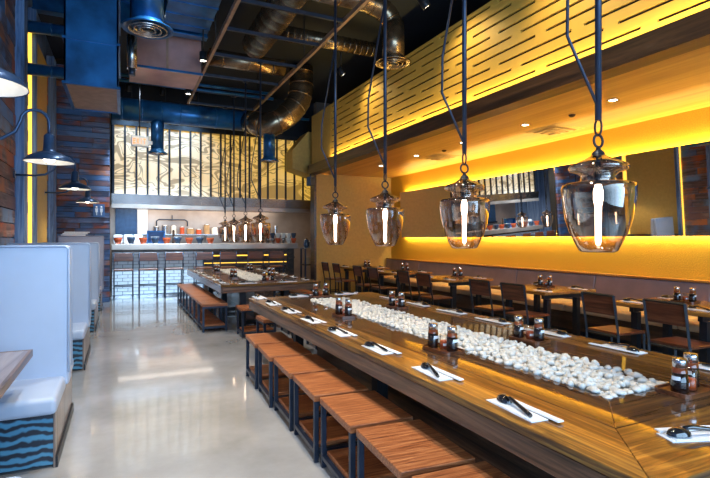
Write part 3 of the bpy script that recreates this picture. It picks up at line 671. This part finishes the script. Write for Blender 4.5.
for i, y in enumerate(CEN):
    o = thing('cafe_table', 'honey coloured cafe table on black posts, %s from the tan end wall' % ORDN[i], 'table', (5.77, y, 0), 0, 'cafe tables at the banquette')
    MB().box(-.52, .5, -.56, .56, .72, .76).build('top', 'cafe_top', o, (0, 0, 0), 0, .005, 1)
    for yy in (-.38, .38):
        MB().cbox(-.29, yy, .32, .075, .075, .64).build('post', 'black', o); MB().cbox(.3, yy, .32, .075, .075, .64).build('post', 'black', o)
        MB().cbox(-.0, yy, .68, .75, .05, .07).build('bearer', 'black', o)
    for k, yy in enumerate((.36, -.36)):
        p = (5.12, y + yy + random.uniform(-.03, .03), 0); rz = -math.pi / 2 + random.uniform(-.06, .06)
        lab = 'chestnut dining chair with black steel frame, %s from the tan end wall' % ORDN[2 * i + k]
        if ch0 is None: ch0 = chair(); ch0.location = p; ch0.rotation_euler.z = rz; ch0['label'] = lab
        else: dup(ch0, p, rz, lab)
    w_ = 'on cafe table %s from the tan wall' % ORDN[i]
    condiments(5.95, y + .1, .76, 0, w_, 'on the cafe tables')
    for yy, q in ((.36, 'bar end'), (-.36, 'window end')):
        setting(5.42, y + yy, 0, .76, w_ + ', chair side, ' + q, 'on the cafe tables, chair side', False)
        setting(6.12, y + yy, 0, .76, w_ + ', seat side, ' + q, 'on the cafe tables, banquette side', False)
bq = thing('banquette', 'long taupe banquette with beige seat along the ochre wall', 'banquette', (6.8, 6.3, 0))
L0, L1 = -6.0, 6.3; n = 7; seg = (L1 - L0) / n
MB().box(-.42, .38, L0, L1, .08, .36).build('base', 'beam', bq); MB().box(-.36, .38, L0, L1, 0, .08).build('plinth', 'black', bq)
for i in range(n):
    a, b_ = L0 + i * seg + .004, L0 + (i + 1) * seg - .004
    MB().box(-.52, .16, a, b_, .362, .47).build('seat_cushion', 'banq_seat', bq, (0, 0, 0), 0, .03, 3)
    MB().extr([(.14, .472), (.30, .472), (.36, .91), (.22, .91)], 'Y', a, b_).build('back_cushion', 'banq', bq, (0, 0, 0), 0, .02, 3)
MB().box(.20, .39, L0, L1, .912, .945).build('cap_rail', 'cafe_top', bq, (0, 0, 0), 0, .005, 1)

# ------------------------------------------------------------------ booths
def booth(y, zt, mat, label, rear=True, rearlen=.60):
    o = thing('booth_bench', label, 'booth', (0, y, 0)); xa, xb = XL + .17, -.395
    f = -.66; r_ = rearlen if rear else .10
    MB().box(xa, xb - .03, f + .10, r_ - .08, 0, .02).build('plinth', 'black', o)
    MB().box(xa, xb - .012, f + .06, r_ - .04, .02, .355).build('base', 'booth_base', o)
    MB().box(xb - .012, xb, f + .05, r_ - .03, .0, .37).build('end_panel', 'booth_side', o)
    MB().box(xb, xb + .014, f + .05, r_ - .03, .0, .07).build('kick_strip', 'black', o)
    MB().box(xa, xb + .012, f, -.065, .357, .475).build('seat_cushion', mat, o, (0, 0, 0), 0, .035, 3)
    if rear: MB().box(xa, xb + .012, .09, r_, .357, .475).build('seat_cushion', mat, o, (0, 0, 0), 0, .035, 3)
    bc = [MB().extr([(-.10, .40), (-.005, .40), (.005, zt), (-.055, zt)], 'X', xa, xb + .035).build('back_cushion', mat, o, (0, 0, 0), 0, .025, 3)]
    if rear: bc.append(MB().extr([(.02, .40), (.115, .40), (.075, zt), (.015, zt)], 'X', xa, xb + .035).build('back_cushion', mat, o, (0, 0, 0), 0, .025, 3))
    for q_, (yy, y2) in enumerate(((-.062, -.105),) + (((.082, .122),) if rear else ())):
        MB().tube([(xa + .03, yy * .9, zt - .006), (xb + .005, yy * .9, zt - .006), (xb + .031, yy * .95, zt - .03), (xb + .033, y2, .50)], .009, 6).build('piping', mat, bc[q_])
    return o
BY = (4.41, 6.99, 9.57)
booth(4.36, 1.45, 'vinyl', 'pale blue grey vinyl booth with high double back, broadest beside the open floor')
booth(6.99, 1.45, 'vinyl', 'pale blue grey vinyl booth between two wall lamps, second in the booth row')
booth(9.57, 1.44, 'vinyl', 'pale blue grey vinyl booth in front of the tan wall panel')
booth(12.1, 1.57, 'vinyl_dark', 'lilac grey vinyl booth with tallest back against the timber block wall', False)
booth(1.74, 1.45, 'vinyl', 'pale blue grey vinyl booth whose seat corner meets the first booth table', True, .83)
for i, y in enumerate((10.95, 8.43, 5.85, 3.27)):
    o = thing('booth_table', 'grey brown booth table with brown edge, %s from the timber block wall' % ORDN[i], 'table', (0, y, 0), 0, 'booth tables')
    MB().box(XL + .17, -.57, -.68, .68, .728, .745).build('top', 'booth_top', o); 
    MB().box(-.57, -.55, -.70, .70, .70, .746).build('edge_band', 'booth_edge', o); MB().box(XL + .17, -.57, -.70, -.68, .70, .746).build('edge_band', 'booth_edge', o); MB().box(XL + .17, -.57, .68, .70, .70, .746).build('edge_band', 'booth_edge', o)
    MB().cbox(-.95, 0, .36, .09, .09, .72).build('post', 'black', o); MB().cbox(-.95, 0, .012, .5, .5, .024).build('foot_plate', 'black', o)
    for yy, q in ((-.3, 'window end'), (.3, 'bar end')): setting(-.75, y + yy, math.pi, .7465, 'on booth table %s from timber wall, %s' % (ORDN[i], q), 'on the booth tables', False)

# box sign and restroom sign on the timber wall
o = thing('restroom_sign', 'blue square restroom sign with two white figures on timber wall', 'sign', (XatY(99, 12.98), 12.985, 2.17))
MB().box(-.12, .12, 0, .02, -.15, .15).build('plate', 'sign_blue', o)
for x in (-.05, .05):
    MB().sphere((x, -.004, .08), .022, 8, 5, (1, .3, 1)).extr([(x - .03, .05), (x + .03, .05), (x + .025, -.04), (x + .012, -.04), (x + .01, -.11), (x - .01, -.11), (x - .012, -.04), (x - .025, -.04)], 'Y', -.006, 0).build('figure', 'white', o)
o = thing('stacked_menus', 'stack of white folded menus standing on the tallest booth back', 'menus', (XatY(74, 12.1), 12.09, 1.572))
for i in range(3): MB().box(-.24 + .03 * i, .22 + .04 * i, -.03, .0, .03 * i, .03 * i + .024).build('menu', 'white', o)

# ------------------------------------------------------------------ gooseneck lamps
def gooseneck(y, k):
    o = thing('gooseneck_lamp', 'dark blue gooseneck wall lamp over the booths, %s from the timber block wall' % ORDN[k], 'lamp', (-.6, y, 2.20), 0, 'gooseneck lamps over the booths')
    sh_ = MB().lathe([(.205, 0), (.200, .015), (.17, .05), (.10, .085), (.055, .10), (.05, .13)], 28).build('shade', 'iron_blue', o)
    MB().lathe([(.200, .003), (.165, .045), (.10, .078), (.04, .09), (.0001, .09)], 28).build('lining', 'white_enamel', sh_)
    so_ = MB().lathe([(.05, .12), (.045, .24), (.03, .26), (.0001, .26)], 16).build('socket', 'iron_blue', o)
    MB().sphere((0, 0, .045), .05, 12, 8).build('bulb', 'lampglow', so_)
    pts = [(0, 0, .25), (0, 0, .34)]
    for i in range(9):
        a = math.pi * i / 8; pts.append((-.11 + .11 * math.cos(a), 0, .36 + .11 * math.sin(a)))
    pts += [(-.26, 0, .26), (-.36, 0, .19), (-.48, 0, .17), (-.70, 0, .17)]
    MB().tube(pts, .015, 8).build('arm', 'iron_blue', o)
    MB().tube([(-.70, 0, .17), (-.72, 0, .17)], .055, 14).build('wall_plate', 'iron_blue', o)
    spot('gooseneck_light', (-.6, y, 2.19), 26, WARM, 150, .6, .08)
for k, y in enumerate((10.75, 7.95, 5.25, 2.75)): gooseneck(y, k)

# ------------------------------------------------------------------ pendants
def pendant(x, y, ztop, lab, grp):
    o = thing('pendant_lamp', lab, 'lamp', (x, y, 1.43), 0, grp)
    prof = [(.0001, .001), (.080, .0), (.094, .008), (.112, .04), (.140, .10), (.162, .17), (.176, .24), (.183, .30), (.184, .345), (.176, .36), (.150, .368), (.098, .372), (.086, .382), (.088, .405), (.098, .42), (.140, .432), (.150, .447), (.142, .462), (.105, .48), (.06, .50), (.035, .515)]
    MB().lathe(prof, 40).build('glass_shade', 'glass', o)
    MB().lathe([(.036, .512), (.03, .53), (.014, .545), (.010, .56), (.0001, .56)], 16).build('finial', 'black', o)
    so_ = MB().tube([(0, 0, .51), (0, 0, .40), (0, 0, .36)], [.012, .022, .022], 10).build('socket', 'black', o)
    MB().lathe([(.0001, .035), (.011, .04), (.015, .06), (.016, .24), (.024, .28), (.024, .325), (.015, .36)], 14).build('bulb', 'bulb', so_)
    MB().torus((0, 0, .592), .034, .007, 'Y').build('ring', 'black', o); MB().torus((0, 0, .665), .045, .006, 'X', 14, 6, .45, 1).build('link', 'black', o)
    zt = ztop - 1.43
    MB().tube([(0, 0, .70), (0, 0, zt)], .017, 8).build('rod', 'steel_dark', o)
    d = Vector((-ct, st, 0)) * .165; hi = min(2.39, zt - .3)
    MB().tube([(0, 0, hi), d * .98 + Vector((0, 0, 1.42)), d + Vector((0, 0, 1.15)), (0, 0, .77)], .009, 6).build('cord', 'steel_dark', o)
    MB().lathe([(.0001, zt), (.055, zt), (.055, zt - .02), (.0001, zt - .025)], 16).build('ceiling_cap', 'black', o)
for k, y in enumerate((5.36, 4.14, 2.93, 1.80)): pendant(2.29, y, 4.73, 'smoked glass urn pendant over the aisle-side communal table, %s from the bar' % ORDN[k], 'pendants above the long table')
for k, y in enumerate((12.25, 11.2, 10.05, 8.85)): pendant(2.29, y, 4.73, 'smoked glass urn pendant over the table before the bar, %s from the bar' % ORDN[k], 'pendants before the bar')
# hanging frame of rails
fr = thing('rail_frame', 'brown steel ladder frame hanging under the black ceiling', 'frame', (2.22, 8.5, 4.75))
for x in (-.79, .79): MB().box(x - .025, x + .025, -7.4, 3.8, -.02, .05).build('rail', 'rail', fr)
for y in (-6.7, -5.57, -4.36, -3.14, -1.8, -.8, .35, 1.55, 2.7, 3.75): MB().box(-.76, .76, y - .02, y + .02, -.015, .035).build('cross_bar', 'steel_dark', fr)
for x in (-.79, .79):
    for y in (-7, -3, 0, 3.4): MB().tube([(x, y, .05), (x, y, .9)], .01, 6).build('hanger', 'black', fr)

# ------------------------------------------------------------------ ducts
def ring_seams(pts, r): return
def duct(name, lab, pts, r, mat, seams=.35, cat='duct'):
    o = thing(name, lab, cat, pts[0]); p0 = Vector(pts[0]); L = [Vector(p) - p0 for p in pts]
    MB().tube(L, r, 20).build('pipe', mat, o)
    for a, b_ in zip(L, L[1:]):
        d = (b_ - a).length; k = max(1, int(d / seams)); t = (b_ - a).normalized()
        for i in range(k):
            c = a + (b_ - a) * (i + .5) / k
            MB().tube([c - t * .012, c + t * .012], r * 1.035, 20).build('seam', mat, o)
    return o
def diffuser(x, y, z, r, ztop, mat, lab):
    o = thing('air_diffuser', lab, 'vent', (x, y, z))
    MB().tube([(0, 0, .08), (0, 0, ztop - z)], r * .62, 20).build('neck', mat, o)
    MB().lathe([(r * .6, .12), (r * .7, .06), (r, .02), (r, 0), (r * .9, .012), (r * .62, .07)], 28).build('collar', mat, o)
    for q in (.78, .56, .34): MB().lathe([(r * q, -.01), (r * (q - .1), .035), (r * (q - .13), .035), (r * (q - .04), -.012), (r * q, -.01)], 26).build('cone', 'duct_silver' if mat == 'duct_silver' else 'steel', o)
    MB().lathe([(.0001, -.01), (r * .12, -.01), (r * .16, .02), (.0001, .04)], 16).build('centre', 'black', o)
o = thing('square_duct', 'big dark blue square duct drop with open grey end above booths', 'duct', (-.34, 7.6, 3.40))
q = MB(); t_ = .02; a, b_ = .30, .68
q.box(-a, a, -b_, -b_ + t_, 0, 2.2).box(-a, a, b_ - t_, b_, 0, 2.2).box(-a, -a + t_, -b_, b_, 0, 2.2).box(a - t_, a, -b_, b_, 0, 2.2)
q.build('casing', 'duct_blue', o); MB().box(-a + .02, a - .02, -b_ + .02, b_ - .02, .015, .04).build('grille', 'rail', o)
for zz in (.0, .55, 1.2): 
    MB().box(-a - .02, a + .02, -b_ - .02, -b_, zz, zz + .03).box(a, a + .02, -b_, b_ + .02, zz, zz + .03).box(-a - .02, -a, -b_, b_ + .02, zz, zz + .03).build('flange', 'duct_blue', o)
diffuser(.33, 7.5, 4.45, .34, ZC, 'duct_blue', 'large round blue ceiling diffuser beside the square duct')
diffuser(.72, 11.9, 3.42, .22, 4.2, 'duct_blue', 'small round diffuser under the blue duct by the exit sign')
diffuser(3.08, 11.1, 3.30, .22, 4.1, 'duct_blue', 'small round diffuser under the silver elbow duct')
diffuser(4.08, 7.1, 4.42, .30, 5.1, 'duct_silver', 'round bronze diffuser hanging in front of the slotted panel')
duct('round_duct', 'dark blue round duct running across above the mural', [(-.2, 11.9, 4.36), (3.0, 11.9, 4.36)], .24, 'duct_blue', .4)
duct('elbow_duct', 'silver elbow duct bending down beside the mural', [(3.86, 11.1, 5.6), (3.86, 11.1, 5.05), (3.80, 11.1, 4.78), (3.62, 11.1, 4.52), (3.36, 11.1, 4.30), (3.08, 11.1, 4.12), (2.9, 11.35, 4.2), (2.8, 11.7, 4.3)], .28, 'duct_silver', .22)
duct('spiral_duct', 'large galvanised duct running between the two ceiling rails', [(2.25, 2.5, 5.12), (2.25, 9.1, 5.12)], .24, 'duct_silver', .3)
duct('cross_duct', 'small galvanised duct crossing under the large spiral duct', [(1.5, 9.7, 5.0), (3.0, 9.7, 5.0)], .16, 'duct_silver', .4)
duct('bend_duct', 'galvanised duct bending down to the bronze diffuser', [(2.6, 7.1, 5.36), (3.55, 7.1, 5.36), (3.82, 7.1, 5.31), (3.98, 7.1, 5.22), (4.06, 7.1, 5.10), (4.08, 7.1, 4.98)], .17, 'duct_silver', .3)
duct('flex_duct', 'thin ribbed flexible duct below the ceiling behind the bend', [(2.7, 8.8, 5.33), (4.6, 8.8, 5.33)], .14, 'duct_silver', .12)
o = thing('plenum_box', 'wide sheet metal plenum box with pinkish face under the ceiling', 'duct', (.95, 9.6, 4.62))
MB().box(-.82, .40, 0, 1.1, 0, .72).build('casing', 'plenum', o); MB().box(-.85, .43, -.06, .0, .62, .80).build('flange', 'duct_blue', o); MB().box(-.85, .43, -.03, 0, -.04, .0).build('flange', 'duct_blue', o)
MB().box(-.22, -.18, -.02, 0, 0, .62).build('seam', 'rail', o)
for x in (-.7, .3): MB().tube([(x, .3, .72), (x, .3, 1.03)], .015, 6).build('hanger', 'black', o)
o = thing('ceiling_duct', 'flat bright blue rectangular duct under the ceiling by the round diffuser', 'duct', (.95, 8.45, 5.22))
MB().box(-.3, .45, -.75, .75, 0, .42).build('casing', 'duct_blue', o)
for y in (-.35, .1, .5): MB().box(-.31, .46, y, y + .03, -.015, .42).build('flange', 'duct_blue', o)
o = thing('ceiling_beam', 'deep blue steel beam crossing below the ceiling', 'beam', (1.0, 9.35, 5.2))
MB().box(-2.3, .42, -.09, .09, -.02, 0).box(-2.3, .42, -.09, .09, .40, .42).build('flange', 'duct_blue', o); MB().box(-2.3, .42, -.01, .01, 0, .40).build('web', 'duct_blue', o)
for i, (yy, zz, x0, x1) in enumerate(((11.2, 4.78, -.3, 3.2), (11.3, 4.92, -.3, 3.2), (12.6, 4.75, -.3, 4.6))):
    duct('ceiling_pipe', ('blue conduit pipe below the ceiling, lowest of the parallel pair', 'blue conduit pipe below the ceiling, upper of the parallel pair', 'blue conduit pipe close above the mural')[i], [(x0, yy, zz), (x1, yy, zz)], .035, 'duct_blue', 1.2, 'pipe')
for i, (yy, zz) in enumerate(((8.9, 4.75), (8.9, 4.1))):
    duct('wall_pipe', ('upper' if i == 0 else 'lower') + ' blue pipe joining the plank wall to the square duct', [(XL + .1, yy, zz), (-.05, yy, zz)], .09, 'duct_blue', .5, 'pipe')['group'] = 'pipes beside the square duct'
o = thing('pipe_valve', 'upright grey valve pipe between square duct and plenum box', 'pipe', (.14, 8.4, 4.05))
MB().tube([(0, 0, 0), (0, 0, .1)], .05, 12).build('fitting', 'steel_dark', o); MB().tube([(0, 0, .1), (0, 0, .62)], .075, 14).build('body', 'steel', o); MB().tube([(0, 0, .62), (0, 0, 1.5)], .03, 10).build('riser', 'steel_dark', o)
# exit sign
o = thing('exit_sign', 'hanging lit exit sign in front of the mural', 'sign', (.335, 11.2, 3.55))
MB().box(-.17, .17, 0, .05, -.11, .11).build('case', 'white_enamel', o); MB().box(-.15, .15, -.006, 0, -.09, .09).build('face', 'exitface', o)
MB().tube([(0, .025, .11), (0, .025, 1.2)], .012, 8).build('hanger', 'black', o)
MB().box(.17, .25, .01, .04, -.05, .02).build('lamp_head', 'white_enamel', o)
def strokes(ch):
    return {'E': [(0, 0, .2, 1), (0, 0, 1, .18), (0, .41, .85, .59), (0, .82, 1, 1)], 'I': [(.4, 0, .62, 1)], 'T': [(.4, 0, .6, 1), (0, .82, 1, 1)], 'X': []}[ch]
for i, chh in enumerate('EXIT'):
    x0 = -.125 + i * .065; q = MB(); wd, hh, zb = .05, .11, -.055
    for a, b_, c, d in strokes(chh): q.box(x0 + a * wd, x0 + c * wd, -.010, -.006, zb + b_ * hh, zb + d * hh)
    if chh == 'X':
        q.extr([(x0, zb), (x0 + .013, zb), (x0 + wd, zb + hh), (x0 + wd - .013, zb + hh)], 'Y', -.010, -.006).extr([(x0 + wd - .013, zb), (x0 + wd, zb), (x0 + .013, zb + hh), (x0, zb + hh)], 'Y', -.0105, -.006)
    q.build('letter', 'exitred', o)
# ceiling spots: black cans with their own lamps
def can(x, y, z, e, col, lab, grp, ang=80, aim=(0, 0, -1)):
    o = thing('ceiling_spot', lab, 'light', (x, y, z), 0, grp)
    a = Vector(aim).normalized(); rot = Vector((0, 0, -1)).rotation_difference(a)
    parts = [MB().lathe([(.05, -.09), (.062, -.10), (.066, -.08), (.066, .06), (.02, .08), (.0001, .08)], 16).build('can', 'black', o), MB().lathe([(.0001, -.088), (.05, -.088)], 16).build('lens', 'lampglow', o)]
    for p in parts: p.rotation_euler = rot.to_euler()
    MB().tube([(0, 0, .06), (0, 0, ZC - z)], .012, 6).build('stem', 'black', o)
    l = spot('ceiling_spot_light', (x + a.x * .12, y + a.y * .12, z + a.z * .12), e, col, ang, 1, .06); l.rotation_euler = rot.to_euler()
COOL = (.62, .82, 1)
for k, (x, y, e) in enumerate(((4.05, 9.2, 40), (3.95, 6.0, 50), (3.7, 4.2, 75), (3.7, 2.2, 90))): can(x, y, 4.95, e, (1, .74, .34), 'black can spotlight aimed at the slotted panel, %s from the tan end wall' % ORDN[k], 'can spotlights by the slotted panel', 110, (.75, -.15, -1))  # far pair is visible; near pair added to brighten the slotted panel
for k, y in enumerate((11.0, 9.0, 7.0, 5.2, 3.4, 1.6)): can(.55, y, 5.42, 200, (.80, .90, 1), 'black can spotlight above the aisle floor, %s from the bar' % ORDN[k], 'aisle spotlights')
for k, y in enumerate((11.2, 9.0, 5.2, 3.6, 1.9)): can(1.30, y, 4.75, 190, WARM, 'black can spotlight above the communal tables, %s from the bar' % ORDN[k], 'table spotlights')
for k, x in enumerate((.2, .95, 1.7)): can(x, 12.55, 4.55, 620, COOL, 'added black can spotlight brightening the brick bar, %s from the timber wall' % ORDN[k], 'added bar spotlights', 60, (0, 1.3, -3.6))  # added cool lamps, put in only to brighten the bar bricks
for k, x in enumerate((.15, .9, 1.65)): can(x, 12.95, 5.15, 150, (.40, .68, 1), 'added black can spotlight washing the mural, %s from the timber wall' % ORDN[k], 'added mural spotlights', 80, (0, 1.05, -1.6))  # lamps added to give the mural's left part a cool white wash
# remove the hidden prototypes
for src in (TR, BO, JA):
    for c in list(src.children_recursive): bpy.data.objects.remove(c)
    bpy.data.objects.remove(src)
